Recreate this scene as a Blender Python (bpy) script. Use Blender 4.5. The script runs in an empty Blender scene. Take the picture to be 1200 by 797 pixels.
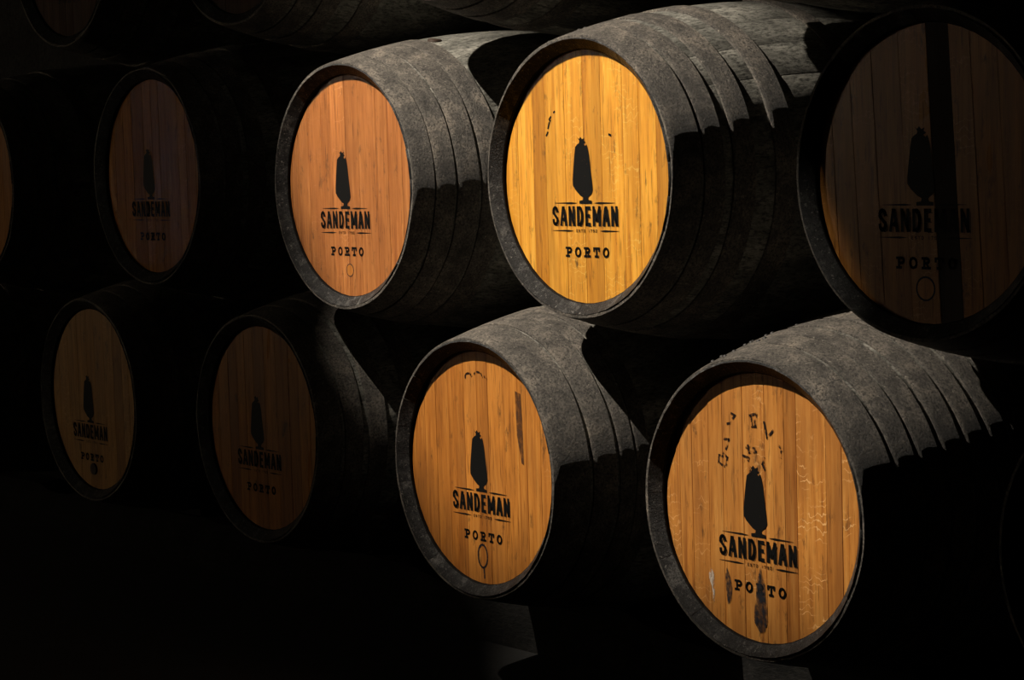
import bpy, math, random
from mathutils import Vector, Matrix
random.seed(7)
PI = math.pi
sc = bpy.context.scene
C = sc.collection

# ------------------------------------------------------------------ camera
Z0 = 1.52                                    # height of the middle row's axis above the floor
cam = bpy.data.cameras.new('camera')
cam.sensor_width = 36.0
cam.lens = 2549.68 / 1200 * 36.0
cam.clip_start = 0.05
camo = bpy.data.objects.new('camera', cam)
C.objects.link(camo)
_R = Vector((0.622797, 0.781836, -0.029272))
_U = Vector((-0.047483, 0.075116, 0.996044))
_F = Vector((-0.780941, 0.618943, -0.083906))
M = Matrix((_R, _U, -_F)).transposed().to_4x4()
M.translation = Vector((4.4831, -3.7926, 0.0660 + Z0))
camo.matrix_world = M
sc.camera = camo

# ------------------------------------------------------------------ world, exposure
w = bpy.data.worlds.new('night_air')
sc.world = w
w.use_nodes = True
w.node_tree.nodes['Background'].inputs[0].default_value = (0.55, 0.75, 1.0, 1)
w.node_tree.nodes['Background'].inputs[1].default_value = 0.12
sc.view_settings.view_transform = 'Standard'
sc.view_settings.look = 'None'
sc.view_settings.gamma = 1.0
sc.view_settings.use_curve_mapping = False
sc.view_settings.exposure = 0.0

# ------------------------------------------------------------------ light settings used by the builders below
LAMP = Vector((-1.50, -2.8, Z0 + 3.75))      # the spotlight over the aisle
LAMP_POWER = 1950.0
LAMP_COLOR = (1.0, 0.90, 0.76)
WINDOW_POWER = 3.2
FILL_LAMP_POWER = 150.0
FILL_LAMP_COLOR = (1.0, 0.82, 0.58)
WINDOW_COLOR = (0.45, 0.68, 1.0)
# the patch of the barrel fronts that the shutters let through (x, height above the middle axis)
BEAM = [(-1.38, 1.02), (0.22, 1.02), (0.60, 0.25), (1.04, -0.58), (1.22, -1.13), (-0.64, -1.13), (-0.88, -0.88), (-1.30, -0.38), (-1.51, 0.08), (-1.38, 0.55)]

# ------------------------------------------------------------------ helpers
def link(name, verts, faces, mat, parent=None, smooth=True):
    me = bpy.data.meshes.new(name)
    me.from_pydata(verts, [], faces)
    me.update()
    if smooth:
        me.polygons.foreach_set('use_smooth', [True] * len(me.polygons))
    if mat: me.materials.append(mat)
    return link_mesh(name, me, parent)

def link_mesh(name, me, parent=None):
    o = bpy.data.objects.new(name, me)
    C.objects.link(o)
    if parent: o.parent = parent
    return o

def thing(name, label, cat, loc=(0, 0, 0), rotz=0.0, group=None):
    o = bpy.data.objects.new(name, None)
    o.empty_display_size = 0.1
    C.objects.link(o)
    o.location = loc
    o.rotation_euler = (0, 0, rotz)
    o['label'] = label
    o['category'] = cat
    if group: o['group'] = group
    return o

def tag(o, label, cat, group=None):
    o['label'] = label; o['category'] = cat
    if group: o['group'] = group
    return o

def boxv(x0, x1, y0, y1, z0, z1):
    v = [(x0,y0,z0),(x1,y0,z0),(x1,y1,z0),(x0,y1,z0),(x0,y0,z1),(x1,y0,z1),(x1,y1,z1),(x0,y1,z1)]
    f = [(0,3,2,1),(4,5,6,7),(0,1,5,4),(1,2,6,5),(2,3,7,6),(3,0,4,7)]
    return v, f

def merge(parts):
    V, F = [], []
    for v, f in parts:
        n = len(V)
        V += v
        F += [tuple(i + n for i in q) for q in f]
    return V, F

def structure(name, vf, mat, parent=None):
    o = link(name, vf[0], vf[1], mat, parent, smooth=False)
    if not parent: o['kind'] = 'structure'
    return o

def bevel(o, width, seg=2):
    m = o.modifiers.new('bevel', 'BEVEL')
    m.width = width; m.segments = seg; m.limit_method = 'ANGLE'
    return o

# ------------------------------------------------------------------ materials
class NT:
    def __init__(self, name):
        self.m = bpy.data.materials.new(name)
        self.m.use_nodes = True
        self.t = self.m.node_tree
        self.b = self.t.nodes['Principled BSDF']
        self.out = self.t.nodes['Material Output']
    def n(self, kind, **kw):
        x = self.t.nodes.new(kind)
        for k, v in kw.items():
            setattr(x, k, v)
        return x
    def l(self, a, b):
        self.t.links.new(a, b)
    def coords(self, scale, rnd=0.0, rot=(0, 0, 0)):
        tc = self.n('ShaderNodeTexCoord')
        mp = self.n('ShaderNodeMapping')
        mp.inputs['Scale'].default_value = scale
        mp.inputs['Rotation'].default_value = rot
        self.l(tc.outputs['Object'], mp.inputs['Vector'])
        if rnd:
            oi = self.n('ShaderNodeObjectInfo')
            mu = self.n('ShaderNodeMath', operation='MULTIPLY'); mu.inputs[1].default_value = rnd
            self.l(oi.outputs['Random'], mu.inputs[0])
            self.l(mu.outputs[0], mp.inputs['Location'])
        return mp.outputs[0]
    def noise(self, vec, scale, detail=6, rough=0.6, dist=0.0):
        x = self.n('ShaderNodeTexNoise')
        x.inputs['Scale'].default_value = scale
        x.inputs['Detail'].default_value = detail
        x.inputs['Roughness'].default_value = rough
        x.inputs['Distortion'].default_value = dist
        self.l(vec, x.inputs['Vector'])
        return x.outputs['Fac']
    def ramp(self, fac, stops):
        x = self.n('ShaderNodeValToRGB')
        e = x.color_ramp.elements
        while len(e) < len(stops): e.new(0.5)
        for i, (p, c) in enumerate(stops):
            e[i].position = p
            e[i].color = (c[0], c[1], c[2], 1) if not isinstance(c, (int, float)) else (c, c, c, 1)
        self.l(fac, x.inputs[0])
        return x.outputs[0]
    def mix(self, fac, a, b, mode='MIX'):
        x = self.n('ShaderNodeMix', data_type='RGBA', blend_type=mode)
        for i, v in ((0, fac), (6, a), (7, b)):
            if isinstance(v, (int, float)): x.inputs[i].default_value = v
            elif isinstance(v, tuple): x.inputs[i].default_value = (v[0], v[1], v[2], 1)
            else: self.l(v, x.inputs[i])
        return x.outputs[2]
    def math(self, op, a, b):
        x = self.n('ShaderNodeMath', operation=op)
        for i, v in ((0, a), (1, b)):
            if isinstance(v, (int, float)): x.inputs[i].default_value = v
            else: self.l(v, x.inputs[i])
        return x.outputs[0]
    def bump(self, h, strength, dist):
        x = self.n('ShaderNodeBump')
        x.inputs['Strength'].default_value = strength
        x.inputs['Distance'].default_value = dist
        self.l(h, x.inputs['Height'])
        self.l(x.outputs[0], self.b.inputs['Normal'])
    def setp(self, **kw):
        for k, v in kw.items():
            k = k.replace('_', ' ')
            if isinstance(v, (int, float)): self.b.inputs[k].default_value = v
            elif isinstance(v, tuple): self.b.inputs[k].default_value = (v[0], v[1], v[2], 1)
            else: self.l(v, self.b.inputs[k])

def oak(name, dark, mid, light, fleck=0.5, rough=0.42, relief=0.25):
    """varnished oak: grain runs along local z; every plank its own tone"""
    t = NT(name)
    oi = t.n('ShaderNodeObjectInfo')
    g1 = t.noise(t.coords((1, 1, 0.045), 37.0), 70, 5, 0.65, 0.3)
    base = t.ramp(g1, [(0.30, dark), (0.50, mid), (0.72, light)])
    # broad cloudy variation
    g2 = t.noise(t.coords((1, 1, 0.30), 11.0), 9, 4, 0.6, 0.6)
    base = t.mix(t.ramp(g2, [(0.35, 0.0), (0.72, 0.75)]), base, tuple(c * 0.62 for c in mid))
    # plank to plank tone
    tone = t.ramp(oi.outputs['Random'], [(0.0, (0.66, 0.58, 0.52)), (0.35, (0.95, 0.93, 0.88)), (0.7, (1.08, 1.06, 1.0)), (1.0, (0.84, 0.78, 0.70))])
    base = t.mix(1.0, base, tone, 'MULTIPLY')
    # silver-grain flecks: bright wavy lines on some planks
    wv = t.n('ShaderNodeTexWave', wave_type='BANDS', bands_direction='Z')
    wv.inputs['Scale'].default_value = 16
    wv.inputs['Distortion'].default_value = 9
    wv.inputs['Detail'].default_value = 2
    wv.inputs['Detail Scale'].default_value = 1.6
    t.l(t.coords((1.6, 1, 1), 23.0), wv.inputs['Vector'])
    fl = t.ramp(wv.outputs['Fac'], [(0.93, 0.0), (0.99, 1.0)])
    sel = t.math('MULTIPLY', t.ramp(oi.outputs['Random'], [(0.60, 0.0), (0.66, 1.0), (0.80, 1.0), (0.86, 0.0)]), t.ramp(t.noise(t.coords((1, 1, 1), 5.0), 12, 2), [(0.48, 0.0), (0.60, 1.0)]))
    base = t.mix(t.math('MULTIPLY', t.math('MULTIPLY', fl, sel), fleck), base, tuple(min(1, c * 1.25 + 0.10) for c in light))
    # open pores: short dark dashes along the grain
    p = t.noise(t.coords((1, 1, 0.06), 61.0), 190, 2, 0.5)
    base = t.mix(t.math('MULTIPLY', t.ramp(p, [(0.60, 0.0), (0.70, 1.0)]), 0.55), base, tuple(c * 0.35 for c in dark))
    # dark grime spots and streaks
    s = t.noise(t.coords((1, 1, 0.35), 17.0), 38, 5, 0.7)
    base = t.mix(t.math('MULTIPLY', t.ramp(s, [(0.59, 0.0), (0.72, 1.0)]), 0.8), base, (0.035, 0.02, 0.012))
    t.setp(Base_Color=base, Roughness=t.ramp(g2, [(0.3, rough - 0.08), (0.7, rough + 0.12)]))
    t.b.inputs['Specular IOR Level'].default_value = 0.45
    t.bump(g1, relief, 0.002)
    return t.m

def aged(name, c0, c1, c2, scale=14, rough=0.8, bump=0.5, bdist=0.004, metal=0.0, stretch=(1, 1, 1), speck=(0.3, 0.28, 0.25), speckamt=0.5, spec=0.5):
    t = NT(name)
    t.b.inputs['Specular IOR Level'].default_value = spec
    v = t.coords(stretch, 29.0)
    a = t.noise(v, scale, 8, 0.68, 0.4)
    col = t.ramp(a, [(0.30, c0), (0.52, c1), (0.75, c2)])
    b = t.noise(v, scale * 11, 6, 0.78)
    col = t.mix(t.ramp(b, [(0.38, 0.95), (0.55, 0.0)]), col, tuple(c * 0.35 for c in c0))
    s = t.noise(v, scale * 6.5, 5, 0.8)
    col = t.mix(t.math('MULTIPLY', t.ramp(s, [(0.59, 0.0), (0.68, 1.0)]), speckamt), col, speck)
    t.setp(Base_Color=col, Roughness=rough, Metallic=metal)
    t.bump(t.math('ADD', t.math('MULTIPLY', a, 0.35), b), bump, bdist)
    return t.m

OAK = {
    'amber':  oak('amber_oak',  (0.52, 0.19, 0.022), (0.82, 0.37, 0.040), (0.97, 0.53, 0.09), 0.3),
    'rust':   oak('rust_oak',   (0.26, 0.080, 0.022), (0.46, 0.165, 0.045), (0.60, 0.25, 0.075), 0.3),
    'orange': oak('orange_oak', (0.36, 0.120, 0.022), (0.63, 0.24, 0.042), (0.78, 0.35, 0.075), 0.4),
    'honey':  oak('honey_oak',  (0.36, 0.125, 0.028), (0.62, 0.25, 0.052), (0.78, 0.38, 0.100), 0.9),
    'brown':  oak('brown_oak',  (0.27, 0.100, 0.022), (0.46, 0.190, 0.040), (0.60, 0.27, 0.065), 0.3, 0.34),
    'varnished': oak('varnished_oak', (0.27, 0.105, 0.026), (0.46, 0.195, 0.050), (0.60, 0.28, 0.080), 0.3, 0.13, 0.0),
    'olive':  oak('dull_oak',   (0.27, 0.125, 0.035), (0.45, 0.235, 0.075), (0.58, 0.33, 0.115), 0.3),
    'shade_dark':  oak('shade_toned_oak',  (0.03, 0.012, 0.006), (0.06, 0.025, 0.010), (0.09, 0.040, 0.015), 0.0, 0.8),  # dimness of the topmost row is put into this darker oak colour
}
STAVE = aged('weathered_stave', (0.05, 0.048, 0.040), (0.20, 0.194, 0.168), (0.46, 0.44, 0.38), 11, 0.75, 0.6, 0.004, stretch=(1, 0.35, 1), speck=(0.34, 0.32, 0.28), speckamt=0.4)
CHIME = aged('tarred_shaded_stave_end', (0.010, 0.010, 0.010), (0.034, 0.034, 0.034), (0.19, 0.185, 0.175), 17, 0.42, 0.8, 0.005, speck=(0.5, 0.48, 0.44), speckamt=0.55, spec=0.18)  # tarred ends, colour darkened further to stand in for shade on the rims
INNER = aged('shaded_croze', (0.004, 0.004, 0.004), (0.010, 0.009, 0.008), (0.03, 0.026, 0.022), 17, 0.7, 0.5, 0.004, speckamt=0.0, spec=0.1)  # shade inside the head recess, put into a near-black colour
HOOP = aged('rusted_iron', (0.040, 0.035, 0.030), (0.155, 0.136, 0.115), (0.38, 0.32, 0.255), 13, 0.64, 1.0, 0.006, speck=(0.44, 0.39, 0.32), speckamt=0.8)
RIVET = aged('rivet_iron', (0.01, 0.01, 0.01), (0.03, 0.028, 0.026), (0.08, 0.075, 0.07), 40, 0.5, 0.4, 0.002)
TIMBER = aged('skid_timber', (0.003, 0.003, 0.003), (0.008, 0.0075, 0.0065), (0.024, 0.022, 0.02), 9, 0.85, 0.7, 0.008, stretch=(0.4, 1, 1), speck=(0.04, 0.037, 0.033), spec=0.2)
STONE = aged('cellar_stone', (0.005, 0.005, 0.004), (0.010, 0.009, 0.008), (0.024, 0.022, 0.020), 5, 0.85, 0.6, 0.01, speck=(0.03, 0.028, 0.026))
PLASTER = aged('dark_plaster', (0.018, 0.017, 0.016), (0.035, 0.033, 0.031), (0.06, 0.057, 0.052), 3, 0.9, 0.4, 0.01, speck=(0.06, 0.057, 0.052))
BLACKMETAL = aged('black_lamp_metal', (0.008, 0.008, 0.008), (0.015, 0.015, 0.015), (0.03, 0.03, 0.03), 20, 0.6, 0.2, 0.001)
PLUG = oak('plug_wood', (0.30, 0.10, 0.02), (0.55, 0.21, 0.04), (0.66, 0.29, 0.07), 0.0)

def paint(name, col, lo, hi, rough=0.55, scale=160):
    """stencil paint, worn through where the noise says so"""
    t = NT(name)
    a = t.noise(t.coords((1, 1, 0.5), 3.0), scale, 4, 0.7)
    t.b.inputs['Specular IOR Level'].default_value = 0.15
    t.setp(Base_Color=col, Roughness=rough, Alpha=t.ramp(a, [(lo, 0.0), (hi, 1.0)]))
    return t.m
INK = paint('stencil_ink', (0.006, 0.006, 0.006), 0.26, 0.33)
FAINT = paint('worn_ink', (0.02, 0.012, 0.01), 0.44, 0.52, scale=110)
WINESTAIN = paint('wine_stain', (0.030, 0.029, 0.034), 0.28, 0.60, 0.4, 90)
SCUFF = paint('chalk_scuff', (0.62, 0.52, 0.42), 0.46, 0.60, 0.8, 60)
RINGMARK = paint('ring_mark', (0.03, 0.026, 0.03), 0.30, 0.45, 0.4, 120)

# ------------------------------------------------------------------ the cellar shell
XL, XR, YF, YB, ZC = -9.0, 7.0, -6.0, 2.3, 5.9
structure('floor', boxv(XL, XR, YF, YB, -0.2, 0.0), STONE)
structure('ceiling', boxv(XL, XR, YF, YB, ZC, ZC + 0.2), PLASTER)
structure('wall_back', boxv(XL, XR, YB, YB + 0.2, 0.0, ZC), PLASTER)
structure('wall_front', boxv(XL, XR, YF - 0.2, YF, 0.0, ZC), PLASTER)
structure('wall_right', boxv(XR, XR + 0.2, YF, YB, 0.0, ZC), PLASTER)
WY0, WY1, WZ0, WZ1 = -3.84, -3.69, 0.9, 3.8      # tall narrow window in the far end wall
structure('wall_left', merge([
    boxv(XL - 0.25, XL, YF, WY0, 0.0, ZC), boxv(XL - 0.25, XL, WY1, YB, 0.0, ZC),
    boxv(XL - 0.25, XL, WY0, WY1, 0.0, WZ0), boxv(XL - 0.25, XL, WY0, WY1, WZ1, ZC)]), PLASTER)
tg = NT('window_glass')
tg.setp(Base_Color=(0.9, 0.95, 1.0), Roughness=0.25, IOR=1.02)
tg.b.inputs['Transmission Weight'].default_value = 1.0
fr = []
for z in (WZ0, (WZ0 + WZ1) / 2 - 0.02, WZ1 - 0.04):
    fr.append(boxv(XL - 0.16, XL - 0.10, WY0, WY1, z, z + 0.04))
for y in (WY0, WY1 - 0.03):
    fr.append(boxv(XL - 0.16, XL - 0.10, y, y + 0.03, WZ0, WZ1))
win = structure('window_1', merge(fr), TIMBER)
for z0, z1 in ((WZ0 + 0.04, (WZ0 + WZ1) / 2 - 0.02), ((WZ0 + WZ1) / 2 + 0.02, WZ1 - 0.04)):
    v, f = boxv(XL - 0.135, XL - 0.129, WY0 + 0.03, WY1 - 0.03, z0, z1)
    link('pane', v, f, tg.m, win, smooth=False)
day = bpy.data.lights.new('daylight', 'AREA')
day.shape = 'RECTANGLE'; day.size = WZ1 - WZ0; day.size_y = WY1 - WY0
day.energy = WINDOW_POWER; day.color = WINDOW_COLOR
dayo = bpy.data.objects.new('daylight', day); C.objects.link(dayo)
dayo.location = (XL - 0.24, (WY0 + WY1) / 2, (WZ0 + WZ1) / 2)
dayo.rotation_euler = (0, -PI / 2, 0)

# ------------------------------------------------------------------ spotlight with framing shutters, hung from the ceiling over the aisle
def build_spotlight():
    t = thing('spotlight', 'black shuttered spotlight hanging over the aisle in front of the barrels', 'lamp', LAMP)
    aim = (Vector((-0.25, 0.0, Z0 - 0.30)) - LAMP).normalized()
    d = 0.34                                                   # shutters stand this far in front of the lamp
    k = d / (0.0 - LAMP.y)
    hole = [((x - LAMP.x) * k, (Z0 + z - LAMP.z) * k) for x, z in BEAM]     # local x, z at y = d
    NH = len(hole)
    cx = sum(h[0] for h in hole) / NH; cz = sum(h[1] for h in hole) / NH
    o = 0.42
    def push(h):
        dx, dz = h[0] - cx, h[1] - cz
        m = o / math.hypot(dx, dz)
        return (cx + dx * m, cz + dz * m)
    outer = [push(h) for h in hole]
    for i in range(NH):
        j = (i + 1) % NH
        q = [hole[i], hole[j], outer[j], outer[i]]
        v = [(x, d, z) for x, z in q] + [(x, d + 0.004, z) for x, z in q]
        f = [(0, 1, 2, 3), (7, 6, 5, 4)] + [(a, a + 4, (a + 1) % 4 + 4, (a + 1) % 4) for a in range(4)]
        link('shutter_blade', v, f, BLACKMETAL, t, smooth=False)
    # square hood from behind the lamp to the shutters
    b = 0.10
    back = []
    for h in outer:
        dx, dz = h[0] - cx, h[1] - cz
        back.append((dx / o * b, dz / o * b))
    v = [(x, -0.14, z) for x, z in back] + [(x, -0.04, z) for x, z in back] + [(x, d, z) for x, z in outer]
    f = [tuple(range(NH))]
    for r in (0, NH):
        for i in range(NH):
            j = (i + 1) % NH
            f.append((r + i, r + NH + i, r + NH + j, r + j))
    link('housing', v, f, BLACKMETAL, t, smooth=False)
    h = ZC - LAMP.z
    link('hanger', *boxv(-0.015, 0.015, -0.08, -0.05, b, h), BLACKMETAL, t, smooth=False)
    link('ceiling_plate', *boxv(-0.06, 0.06, -0.125, -0.005, h - 0.015, h), BLACKMETAL, t, smooth=False)
    s = bpy.data.lights.new('bulb', 'SPOT')
    s.energy = LAMP_POWER; s.color = LAMP_COLOR
    s.shadow_soft_size = 0.018
    s.spot_size = math.radians(110); s.spot_blend = 0.9
    so = bpy.data.objects.new('bulb', s); C.objects.link(so)
    so.parent = t
    so.rotation_mode = 'QUATERNION'
    so.rotation_quaternion = aim.to_track_quat('-Z', 'Y')
build_spotlight()

def build_fill_lamp():  # unseen fill lamp, added to lift the dim heads outside the beam
    p = (-7.6, YF, Z0 + 0.75)
    t = thing('fill_lamp', 'dim warm bulkhead lamp on the aisle wall facing the barrels', 'lamp', p)
    link('back_plate', *boxv(-0.09, 0.09, 0.0, 0.03, -0.14, 0.14), BLACKMETAL, t, smooth=False)
    cage = []
    for z in (-0.11, -0.02, 0.07):
        cage.append(boxv(-0.085, 0.085, 0.16, 0.17, z, z + 0.02))
        cage.append(boxv(-0.085, -0.075, 0.03, 0.17, z, z + 0.02)); cage.append(boxv(0.075, 0.085, 0.03, 0.17, z, z + 0.02))
    link('cage', *merge(cage), BLACKMETAL, t, smooth=False)
    q = bpy.data.lights.new('bulb', 'POINT')
    q.energy = FILL_LAMP_POWER; q.color = FILL_LAMP_COLOR; q.shadow_soft_size = 0.05
    qo = bpy.data.objects.new('bulb', q); C.objects.link(qo)
    qo.parent = t; qo.location = (0, 0.10, 0)
build_fill_lamp()

# ------------------------------------------------------------------ barrels
LEN, R_END, R_MID, REC, R_HEAD = 1.45, 0.375, 0.485, 0.038, 0.342
NST = 26
def rad(y):
    u = (y - LEN / 2) / (LEN / 2)
    return R_END + (R_MID - R_END) * (1 - abs(u) ** 2.0)

def stave_mesh():
    prof = []
    n = 16
    for i in range(n + 1):
        y = LEN * (1 - i / n)
        prof.append((y, rad(y)))
    prof[-1] = (0.004, rad(0.004)); prof.append((0.0, R_END - 0.004))
    prof += [(0.027, R_HEAD + 0.002), (0.029, R_HEAD), (REC + 0.03, R_HEAD + 0.002), (0.35, rad(0.35) - 0.03), (LEN - 0.35, rad(0.35) - 0.03), (LEN - 0.02, R_HEAD), (LEN, R_HEAD + 0.006)]
    a = PI / NST
    cols = [(-a * 0.998, 0.0009), (-a * 0.95, 0.0), (0, -0.0006), (a * 0.95, 0.0), (a * 0.998, 0.0009)]
    V, F = [], []
    P = len(prof)
    for ang, drop in cols:
        for j, (y, r) in enumerate(prof):
            rr = r - (drop if j <= n + 1 else 0)
            yy = y + (drop * 0.8 if j == n + 1 else 0)
            V.append((rr * math.sin(ang), yy, rr * math.cos(ang)))
    for c in range(len(cols) - 1):
        for j in range(P):
            k = (j + 1) % P
            F.append((c * P + j, c * P + k, (c + 1) * P + k, (c + 1) * P + j))
    F.append(tuple(range(P - 1, -1, -1)))
    F.append(tuple((len(cols) - 1) * P + j for j in range(P)))
    me = bpy.data.meshes.new('stave')
    me.from_pydata(V, [], F); me.update()
    sm = [True] * len(me.polygons); sm[-1] = sm[-2] = False
    me.polygons.foreach_set('use_smooth', sm)
    me.materials.append(STAVE); me.materials.append(CHIME); me.materials.append(INNER)
    for c in range(len(cols) - 1):
        for j in range(n, n + 6): me.polygons[c * P + j].material_index = 1 if j < n + 2 else 2
    return me
STAVE_ME = stave_mesh()
bpy.data.meshes['stave'].set_sharp_from_angle(angle=math.radians(40))

_hoops = {}
def hoop_mesh(y0, y1, seed):
    key = (y0, y1, seed)
    if key in _hoops: return _hoops[key]
    rr = random.Random(seed * 31 + int(y0 * 1000))
    N = 72
    th = 0.0060
    ph = [rr.uniform(0, 6.28) for _ in range(4)]
    V, F = [], []
    m = 5
    for i in range(N):
        a = 2 * PI * i / N
        wob = 0.0016 * math.sin(2 * a + ph[0]) + 0.0010 * math.sin(5 * a + ph[1]) + 0.0006 * math.sin(11 * a + ph[3])
        ya, yb = y0 + wob + (0.0015 if y0 > 0.01 else 0), y1 + wob - 0.0025 + 0.0012 * math.sin(3 * a + ph[2])
        ring = []
        for s in range(m + 1):
            y = ya + (yb - ya) * s / m
            ring.append((y, rad(max(0, min(LEN, y))) + th))
        ring = [(ya, ring[0][1] - th - 0.003)] + [(ya + 0.0, ring[0][1] - 0.001)] + [(ya + 0.0012, ring[0][1])] + ring[1:-1] + [(yb - 0.0012, ring[-1][1])] + [(yb, ring[-1][1] - 0.001)] + [(yb, ring[-1][1] - th - 0.003)]
        for y, r in ring:
            V.append((r * math.sin(a), y, r * math.cos(a)))
    K = len(V) // N
    for i in range(N):
        j = (i + 1) % N
        for k in range(K - 1):
            F.append((i * K + k, i * K + k + 1, j * K + k + 1, j * K + k))
    me = bpy.data.meshes.new('hoop')
    me.from_pydata(V, [], F); me.update()
    me.polygons.foreach_set('use_smooth', [True] * len(me.polygons))
    me.materials.append(HOOP)
    me.set_sharp_from_angle(angle=math.radians(40))
    _hoops[key] = me
    return me

def rivet_mesh():
    V, F = [(0, 0, 0.0045)], []
    for i in range(8):
        a = 2 * PI * i / 8
        V.append((0.0045 * math.cos(a), 0.0045 * math.sin(a), 0.0033))
    for i in range(8):
        a = 2 * PI * i / 8
        V.append((0.0068 * math.cos(a), 0.0068 * math.sin(a), -0.001))
    for i in range(8):
        j = (i + 1) % 8
        F.append((0, 1 + i, 1 + j)); F.append((1 + i, 9 + i, 9 + j, 1 + j))
    me = bpy.data.meshes.new('rivet')
    me.from_pydata(V, [], F); me.update()
    me.polygons.foreach_set('use_smooth', [True] * len(F))
    me.materials.append(RIVET)
    return me
RIVET_ME = rivet_mesh()

def plank_mesh(x0, x1, tilt, mat):
    """one board of the round head, cut to the circle; front face at y = REC"""
    ct, st = math.cos(tilt), math.sin(tilt)
    g = 0.0003
    x0 += g; x1 -= g
    R = R_HEAD + 0.001
    x0 = max(x0, -R + 0.002); x1 = min(x1, R - 0.002)
    ns = 6
    xs = [x0 + (x1 - x0) * i / ns for i in range(ns + 1)]
    def outline(c):
        a, b = x0 + c, x1 - c
        q = [a + (b - a) * i / ns for i in range(ns + 1)]
        top = [(x, math.sqrt(max(0, R * R - x * x))) for x in q]
        return top + [(x, -z) for x, z in reversed(top)]
    fr, sh = outline(0.0007), outline(0.0)
    n = len(fr)
    V = [(x, REC, z) for x, z in fr] + [(x, REC + 0.0007, z) for x, z in sh] + [(x, REC + 0.026, z) for x, z in sh]
    V = [(x * ct + z * st, y, -x * st + z * ct) for x, y, z in V]
    F = [tuple(range(n))]
    for r in (0, n):
        for i in range(n):
            j = (i + 1) % n
            F.append((r + i, r + n + i, r + n + j, r + j))
    F.append(tuple(range(3 * n - 1, 2 * n - 1, -1)))
    me = bpy.data.meshes.new('head_plank')
    me.from_pydata(V, [], F); me.update()
    me.materials.append(mat)
    return me

# ---- stencil marks, drawn in head coordinates (x to the right, z up), thickness a fraction of a millimetre
def seg(p, q, wd):
    dx, dz = q[0] - p[0], q[1] - p[1]
    L = math.hypot(dx, dz) or 1e-6
    ux, uz = dx / L * wd / 2, dz / L * wd / 2
    p = (p[0] - ux * 0.9, p[1] - uz * 0.9); q = (q[0] + ux * 0.9, q[1] + uz * 0.9)
    return [(p[0] - uz, p[1] + ux), (q[0] - uz, q[1] + ux), (q[0] + uz, q[1] - ux), (p[0] + uz, p[1] - ux)]

def strokes_to_polys(strokes, wd):
    out = []
    for s in strokes:
        for a, b in zip(s, s[1:]):
            out.append(seg(a, b, wd))
    return out

def flat(name, polys, y, mat, parent):
    V, F = [], []
    for p in polys:
        # counter-clockwise seen from the front (-y)
        A = sum(a[0] * b[1] - b[0] * a[1] for a, b in zip(p, p[1:] + p[:1]))
        if A < 0: p = p[::-1]
        n = len(V)
        V += [(x, y, z) for x, z in p]
        F.append(tuple(range(n, n + len(p))))
    return link(name, V, F, mat, parent, smooth=False)

def arc(cx, cz, rx, rz, a0, a1, n=8):
    return [(cx + rx * math.cos(math.radians(a0 + (a1 - a0) * i / n)), cz + rz * math.sin(math.radians(a0 + (a1 - a0) * i / n))) for i in range(n + 1)]

BOLD = {
    'S': [arc(.5, .76, .42, .22, 5, 200) + arc(.5, .26, .42, .24, 20, -175)],
    'A': [[(0.02, 0), (.42, .98)], [(.58, .98), (.98, 0)], [(.42, .98), (.58, .98)], [(.25, .30), (.75, .30)]],
    'N': [[(.08, 0), (.08, 1)], [(.12, .95), (.88, .05)], [(.92, 0), (.92, 1)]],
    'D': [[(.1, .02), (.1, .98)], [(.1, .98)] + arc(.50, .5, .42, .48, 90, -90) + [(.1, .02)]],
    'E': [[(.12, .02), (.12, .98)], [(.12, .98), (.92, .98)], [(.12, .02), (.92, .02)], [(.12, .52), (.78, .52)]],
    'M': [[(.06, 0), (.06, 1)], [(.08, .96), (.5, .25), (.92, .96)], [(.94, 1), (.94, 0)]],
}
SLAB = {
    'P': [[(.28, .04), (.28, .96)], [(.02, .04), (.55, .04)], [(.02, .96), (.28, .96)], [(.40, .96)] + arc(.60, .72, .34, .24, 90, -90, 6) + [(.40, .48)]],
    'O': [arc(.5, .5, .42, .46, 102, 258, 8), arc(.5, .5, .42, .46, 78, -78, 8)],
    'R': [[(.24, .04), (.24, .96)], [(.0, .04), (.44, .04)], [(.0, .96), (.24, .96)], [(.36, .96)] + arc(.54, .73, .32, .23, 90, -90, 6) + [(.36, .50)], [(.56, .46), (.80, .06)], [(.70, .04), (1.0, .04)]],
    'T': [[(.02, .96), (.42, .96)], [(.58, .96), (.98, .96)], [(.5, .04), (.5, .90)], [(.26, .04), (.74, .04)], [(.03, .96), (.03, .70)], [(.97, .96), (.97, .70)]],
}
TINY = {'E': [[(.9, 1), (.1, 1), (.1, 0), (.9, 0)], [(.1, .5), (.7, .5)]], 'S': [[(.9, .9), (.1, .9), (.1, .5), (.9, .5), (.9, .1), (.1, .1)]], 'T': [[(0, 1), (1, 1)], [(.5, 1), (.5, 0)]],
        'D': [[(.1, 0), (.1, 1), (.7, 1), (.95, .7), (.95, .3), (.7, 0), (.1, 0)]], '1': [[(.5, 0), (.5, 1)]], '7': [[(0, 1), (1, 1), (.4, 0)]],
        '9': [[(.9, .5), (.1, .5), (.1, 1), (.9, 1), (.9, 0), (.2, 0)]], '0': [[(.1, 0), (.1, 1), (.9, 1), (.9, 0), (.1, 0)]], ' ': []}

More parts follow.
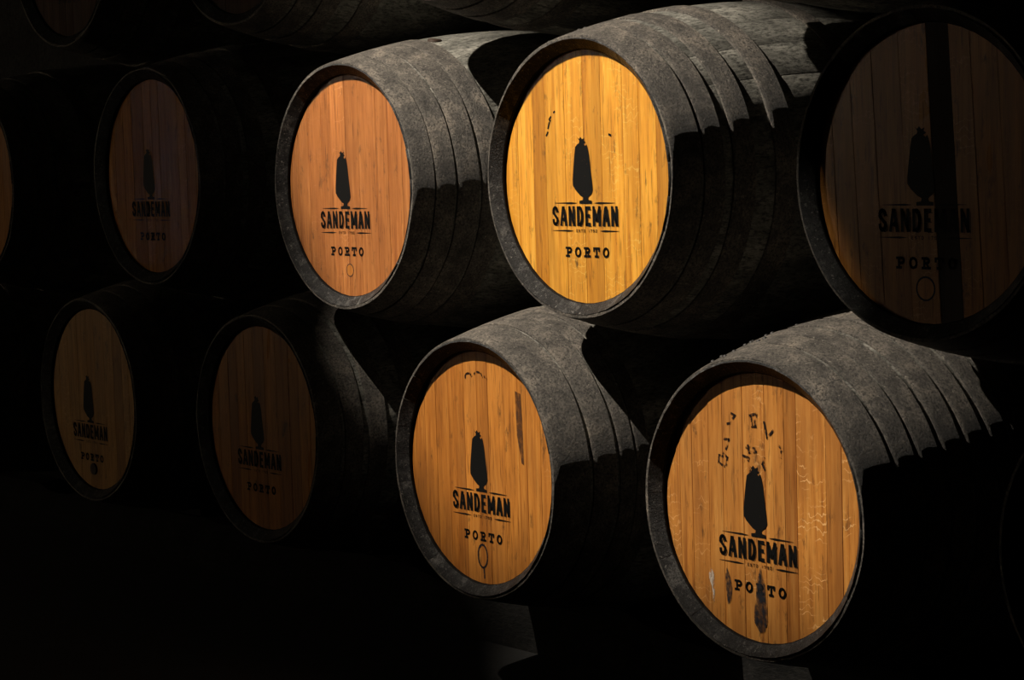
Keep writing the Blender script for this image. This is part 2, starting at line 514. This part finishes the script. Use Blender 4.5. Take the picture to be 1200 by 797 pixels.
def word(text, font, x0, x1, z0, z1, wd, gap):
    n = len(text)
    rel = {'M': 1.22, 'E': 0.88, 'S': 0.96, '1': .6, ' ': 1.0}
    tot = sum(rel.get(c, 1.0) for c in text)
    u = (x1 - x0 - gap * (n - 1)) / tot
    S, x = [], x0
    for c in text:
        cw = u * rel.get(c, 1.0)
        h = wd / 2
        for s in font[c]:
            S.append([(x + h + px * (cw - 2 * h), z0 + h + pz * (z1 - z0 - 2 * h)) for px, pz in s])
        x += cw + gap
    return S

# caped emblem outline (x, z)
EMBLEM = [(-0.026, .108), (-.019, .103), (-.013, .109), (-.006, .102), (.003, .106), (.001, .098), (.008, .094), (.000, .089), (.006, .084), (.011, .089), (.015, .080),
          (.020, .060), (.025, .020), (.030, -.015), (.032, -.036), (.026, -.046), (.016, -.052), (.012, -.056), (.014, -.062), (.027, -.064), (.027, -.072),
          (-.024, -.072), (-.024, -.064), (-.010, -.062), (-.008, -.055), (-.020, -.050), (-.040, -.034), (-.050, -.022), (-.050, -.006), (-.045, .030), (-.040, .062), (-.036, .082),
          (-.027, .089), (-.020, .092), (-.018, .098)]

def stencil(barrel, dx=0.0, dz=0.0, y=REC - 0.0006, fade=None):
    ink = fade or INK
    sh = lambda ps: [[(x + dx, z + dz) for x, z in p] for p in ps]
    # split the emblem in two halves along its middle so that the polygon stays simple
    flat('stencilled_emblem', sh([EMBLEM]), y, ink, barrel)
    big = word('SANDEMAN', BOLD, -0.141, 0.132, -0.133, -0.078, 0.0088, 0.0052)
    polys = strokes_to_polys(big, 0.0088)
    thin = [[(x + 0.0068, z - 0.0050) for x, z in s] for s in big]
    polys += strokes_to_polys(thin, 0.0017)
    flat('stencilled_lettering', sh(polys), y, ink, barrel)
    lo = strokes_to_polys(word('PORTO', SLAB, -0.088, 0.094, -0.2185, -0.1885, 0.0062, 0.0100), 0.0062)
    flat('stencilled_lettering', sh(lo), y, ink, barrel)
    tiny = strokes_to_polys(word('ESTD 1790', TINY, -0.040, 0.046, -0.1495, -0.1415, 0.0014, 0.003), 0.0014)
    flat('stencilled_date', sh(tiny), y, ink, barrel)
    for zc, a, b in ((-0.070, -0.032, -0.128), (-0.070, 0.034, 0.122), (-0.1455, -0.050, -0.140), (-0.1455, 0.056, 0.136)):
        m = a + (b - a) * 0.28
        flat('stencilled_rule', sh([[(a, zc), (m, zc + 0.0024), (b, zc + 0.0004), (b, zc - 0.0004), (m, zc - 0.0024)]]), y, ink, barrel)

def disc(name, cx, cz, r, y0, y1, mat, parent, n=24, ring=None):
    V, F = [], []
    ri = ring or 0.0
    for i in range(n):
        a = 2 * PI * i / n
        for (q, y) in ((r, y1), (r, y0), (ri, y0), (ri, y1)):
            V.append((cx + q * math.cos(a), y, cz + q * math.sin(a)))
    for i in range(n):
        j = (i + 1) % n
        for k in range(3):
            F.append((i * 4 + k, j * 4 + k, j * 4 + k + 1, i * 4 + k + 1))
    return link(name, V, F, mat, parent, smooth=False)

HOOPS = {
    'U2': [(.003, .070), (.072, .137), (.139, .214), (.217, .290)],
    'U3': [(.003, .090), (.095, .157), (.182, .252), (.312, .385), (.62, .69)],
    'L3': [(.003, .115), (.120, .197), (.200, .252), (.256, .305)],
    'L4': [(.003, .100), (.106, .170), (.176, .240), (.252, .318), (.328, .392), (.402, .465), (.480, .545), (.565, .630)],
    'x':  [(.003, .085), (.092, .155), (.170, .235), (.300, .370)],
}

def barrel(key, x, z, label, wood, group, hoops='x', y=0.0, rotz=0.0, tilt=0.0, sc_=1.0, widths=None, dark=None, text=(0, 0), roll=0.0, rivets=False, marks=True):
    rr = random.Random(sum(ord(c) * (i + 3) for i, c in enumerate(key)) * 7)
    t = thing('wine_barrel', label, 'barrel', (x, y, Z0 + z), rotz, group)
    t.scale = (sc_, sc_, sc_)
    off = rr.uniform(0, 2 * PI / NST) if roll == 0 else roll
    for i in range(NST):
        s = link_mesh('stave', STAVE_ME, t)
        s.rotation_euler = (0, off + 2 * PI * i / NST, 0)
        s.location = (0, rr.uniform(-0.0012, 0.0012), 0)
    sd = rr.randint(0, 9999)
    H = HOOPS[hoops]
    for (a, b) in H:
        h = link_mesh('hoop', hoop_mesh(a, b, sd), t)
        if rivets:
            # the riveted lap of the hoop
            for da, dy in ((-0.10, .35), (-0.10, .72), (0.02, .35), (0.02, .72)):
                an = rivets + da + 0.09 * (H.index((a, b)) % 2)
                yy = a + (b - a) * dy
                r = rad(yy) + 0.0060
                q = link_mesh('rivet', RIVET_ME, h)
                q.location = (r * math.sin(an), yy, r * math.cos(an))
                q.rotation_euler = (0, an, 0)
    for (a, b) in ((LEN - .09, LEN - .004), (LEN - .19, LEN - .12), (LEN - .40, LEN - .33)):
        link_mesh('hoop', hoop_mesh(round(a, 4), round(b, 4), 1), t)
    # head boards
    if widths is None:
        widths = []
        while sum(widths) < 2 * R_HEAD:
            widths.append(rr.uniform(0.048, 0.085))
        k = 2 * R_HEAD / sum(widths)
        widths = [q * k for q in widths]
    else:
        k = 2 * R_HEAD / sum(widths)
        widths = [q * k for q in widths]
    xx = -R_HEAD
    for i, q in enumerate(widths):
        m = wood
        if dark and i in dark: m = dark[i]
        p = link_mesh('head_plank', plank_mesh(xx, xx + q, tilt, m), t)
        p.location = (0, rr.uniform(-0.0004, 0.0004), 0)
        xx += q
    if marks: stencil(t, *text, y=REC - 0.0010)
    return t

GM, GL, GT = 'barrels in the upper row', 'barrels in the bottom row', 'barrels in the topmost row'
STAINED = oak('stained_oak', (0.012, 0.006, 0.003), (0.028, 0.013, 0.006), (0.05, 0.024, 0.012), 0.0, 0.7)

U3 = barrel('U3', -.0121, .0055, 'brightest barrel with glowing amber yellow head in the upper row', OAK['amber'], GM, 'U3', rotz=.006,
            widths=[.06, .07, .055, .085, .08, .075, .09, .065, .07, .055], rivets=-0.35)
U2 = barrel('U2', -1.1385, -.0092, 'lit barrel with reddish orange head and close-set hoops, left of the brightest barrel', OAK['rust'], GM, 'U2', rotz=-.005, sc_=1.005,
            widths=[.05, .06, .075, .05, .08, .07, .09, .06, .07, .06], text=(-.03, 0))
L3 = barrel('L3', -.5145, -.8346, 'lit orange-headed barrel with grey ring mark under its lettering, bottom row', OAK['orange'], GL, 'L3', rotz=-.003,
            widths=[.07, .055, .06, .075, .06, .05, .07, .065, .035, .06, .06])
L4 = barrel('L4', .6272, -.8297, 'front barrel with dark wine drip running through its lettering, bottom right', OAK['honey'], GL, 'L4', rotz=.009,
            widths=[.055, .045, .06, .05, .07, .075, .065, .04, .095, .05, .06], rivets=-0.30, text=(-.004, -.003))
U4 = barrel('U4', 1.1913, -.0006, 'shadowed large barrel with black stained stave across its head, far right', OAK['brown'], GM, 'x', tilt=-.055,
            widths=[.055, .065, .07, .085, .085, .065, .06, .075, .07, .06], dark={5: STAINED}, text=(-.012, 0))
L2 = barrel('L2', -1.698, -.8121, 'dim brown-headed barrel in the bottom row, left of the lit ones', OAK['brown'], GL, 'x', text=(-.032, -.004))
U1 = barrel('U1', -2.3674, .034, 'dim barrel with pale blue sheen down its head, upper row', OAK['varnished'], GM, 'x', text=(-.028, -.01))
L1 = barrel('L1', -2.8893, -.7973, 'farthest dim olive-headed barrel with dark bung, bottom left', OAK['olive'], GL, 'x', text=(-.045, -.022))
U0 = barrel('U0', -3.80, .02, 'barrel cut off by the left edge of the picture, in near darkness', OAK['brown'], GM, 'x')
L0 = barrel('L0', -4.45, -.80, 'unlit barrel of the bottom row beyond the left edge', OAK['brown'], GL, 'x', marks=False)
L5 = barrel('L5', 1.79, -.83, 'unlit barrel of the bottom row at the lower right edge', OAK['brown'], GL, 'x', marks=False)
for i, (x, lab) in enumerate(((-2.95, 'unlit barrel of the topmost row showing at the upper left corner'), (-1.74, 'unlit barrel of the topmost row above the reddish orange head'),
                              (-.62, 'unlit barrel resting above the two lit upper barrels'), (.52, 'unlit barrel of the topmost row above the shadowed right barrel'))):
    barrel('T%d' % i, x, .905, lab, OAK['shade_dark'], GT, 'x')

# ---- marks, plugs and stains on single heads
YM = REC - 0.0010
disc('bung', -.016, -.262, .0185, REC - .0004, REC + .01, PLUG, U2)
disc('bung_groove', -.016, -.262, .0205, REC - .0006, REC + .004, RINGMARK, U2, ring=.0178)
disc('bung', -.012, -.262, .026, REC - .0004, REC + .01, PLUG, U4)
disc('bung_groove', -.012, -.262, .029, REC - .0006, REC + .004, RINGMARK, U4, ring=.0245)
disc('bung', -.031, -.269, .022, REC - .006, REC + .01, STAINED, L1)
def body_bung(parent, an, y):
    r = rad(y) + 0.001
    V, F = [(0, 0, 0.004)], []
    for rr_, h in ((0.020, 0.004), (0.023, 0.001), (0.023, -0.012)):
        V += [(rr_ * math.cos(2 * PI * i / 14), rr_ * math.sin(2 * PI * i / 14), h) for i in range(14)]
    for i in range(14):
        j = (i + 1) % 14
        F.append((0, 1 + i, 1 + j))
        for k in (0, 14): F.append((1 + k + i, 15 + k + i, 15 + k + j, 1 + k + j))
    o = link('bung', V, F, STAINED, parent)
    o.location = (r * math.sin(an), y, r * math.cos(an)); o.rotation_euler = (0, an, 0)
body_bung(L3, .40, .332); body_bung(U2, .181, .322)
# ring mark with drip on the left lit lower barrel
flat('ring_mark', strokes_to_polys([arc(-.002, -.262, .022, .034, 0, 360, 20), [(.002, -.297), (.004, -.325)]], .006), YM, RINGMARK, L3)
for s in (arc(-.045, .262, .016, .012, 20, 190, 6), arc(.000, .270, .018, .010, 10, 160, 6), arc(.03, .258, .012, .010, 0, 120, 5)):
    flat('worn_mark', strokes_to_polys([s], .006), YM, FAINT, L3)
flat('wine_stain', [[(.172, .236), (.198, .229), (.202, .136), (.204, .026), (.194, .030), (.176, .109)]], YM - .0002, paint('brown_stain', (0.10, 0.045, 0.022), 0.20, 0.62, 0.45, 60), L3)
# drip and smears on the front barrel
flat('wine_stain', [[(.002, -.150), (.007, -.170), (.016, -.195), (.020, -.235), (.024, -.285), (.012, -.315), (-.004, -.318), (-.022, -.295), (-.024, -.270), (-.016, -.235), (-.012, -.190)]], YM - .0004, WINESTAIN, L4)
flat('wine_stain', [[(-.118, -.165), (-.108, -.185), (-.100, -.215), (-.104, -.250), (-.116, -.262), (-.122, -.225), (-.124, -.19)]], YM - .0004, WINESTAIN, L4)
flat('chalk_scuff', [[(-.176, -.175), (-.166, -.185), (-.164, -.205), (-.165, -.268), (-.169, -.27), (-.174, -.222), (-.182, -.205), (-.184, -.19)]], YM - .0004, SCUFF, L4)
old = [
    [(-.125, .120), (-.140, .122), (-.140, .103), (-.120, .095)], [(-.122, .128), (-.108, .118), (-.112, .098)],
    [(-.118, .165), (-.100, .165), (-.112, .140)], [(-.105, .205), (-.092, .208)], [(-.09, .232), (-.078, .228), (-.085, .22)],
    [(-.028, .232), (-.002, .238), (-.004, .228)], [(-.022, .23), (-.018, .205), (-.006, .205), (-.008, .220)],
    [(.024, .218), (.034, .180), (.055, .200)], [(.070, .165), (.078, .160)], [(.082, .15), (.080, .135)],
    [(-.040, .150), (-.012, .150)], [(-.034, .155), (-.030, .138), (-.006, .142)], [(-.052, .128), (-.032, .124), (-.034, .118)], [(-.028, .098), (-.026, .080)],
    [(.022, .128), (.016, .112), (.022, .100)]]
for s in old: flat('worn_letter', strokes_to_polys([s], .0065), YM, FAINT, L4)
for s in ([(-.136, .166), (-.142, .160), (-.139, .156)], [(-.143, .150), (-.148, .136)], [(-.150, .124), (-.156, .116)], [(-.122, .178), (-.119, .180)], [(.104, .112), (.110, .110)]):
    flat('worn_mark', strokes_to_polys([s], .006), YM, INK, U3)

# ------------------------------------------------------------------ skids and chocks under the bottom row
def rough_beam(name, x0, x1, y0, y1, z0, z1, seed, mat):
    rr = random.Random(seed)
    n = int((x1 - x0) / 0.12)
    V, F = [], []
    for i in range(n + 1):
        x = x0 + (x1 - x0) * i / n
        j = lambda s: rr.uniform(-s, s)
        for y, z in ((y0, z0), (y0 + j(.008), z1 - .03 + j(.006)), (y0 + .03 + j(.006), z1 + j(.006)), (y1 - .02, z1 + j(.006)), (y1, z1 - .02), (y1, z0)):
            V.append((x, y, z))
    for i in range(n):
        for k in range(6):
            l = (k + 1) % 6
            F.append((i * 6 + k, i * 6 + l, (i + 1) * 6 + l, (i + 1) * 6 + k))
    F.append((5, 4, 3, 2, 1, 0)); F.append(tuple(n * 6 + k for k in range(6)))
    return link(name, V, F, mat, None, smooth=False)
ZB = Z0 - .83
y_f, y_b = .60, 0.95
zs = ZB - 0.005 - R_MID - 0.008
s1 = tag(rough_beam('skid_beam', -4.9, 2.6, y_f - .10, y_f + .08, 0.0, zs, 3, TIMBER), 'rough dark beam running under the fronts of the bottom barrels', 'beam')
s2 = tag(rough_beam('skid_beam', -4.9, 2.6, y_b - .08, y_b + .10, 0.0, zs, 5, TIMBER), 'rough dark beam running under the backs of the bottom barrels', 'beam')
def chock(x, zc, side, lab):
    # wedge that follows the barrel's curve
    V, F = [], []
    pts = []
    a0, a1 = math.radians(14), math.radians(32)
    for i in range(5):
        a = a0 + (a1 - a0) * i / 4
        r = rad(y_f + .06) + 0.010
        pts.append((side * r * math.sin(a), zc - r * math.cos(a)))
    base = zs + 0.007
    pts = [(px, max(pz, base)) for px, pz in pts]
    pts += [(pts[-1][0] + side * .05, pts[-1][1]), (pts[-1][0] + side * .07, base), (pts[0][0], base - 0.001)]
    for y in (y_f - .06, y_f + .06):
        V += [(x + px, y, pz) for px, pz in pts]
    n = len(pts)
    F = [tuple(range(n)), tuple(range(2 * n - 1, n - 1, -1))] + [(i, i + n, (i + 1) % n + n, (i + 1) % n) for i in range(n)]
    o = link('wedge_chock', V, F, TIMBER, None, smooth=False)
    tag(o, lab, 'wedge', 'wedges under the bottom barrels')
for x, z, nm in ((-.5145, -.8346, 'ring-marked orange barrel'), (.6272, -.8297, 'drip-stained front barrel'), (-1.698, -.8121, 'dim brown-headed bottom barrel'), (-2.8893, -.7973, 'farthest olive-headed barrel')):
    for s, wd in ((-1, 'left'), (1, 'right')):
        chock(x, Z0 + z, s, 'dark wooden wedge on the beam, %s side of the %s' % (wd, nm))
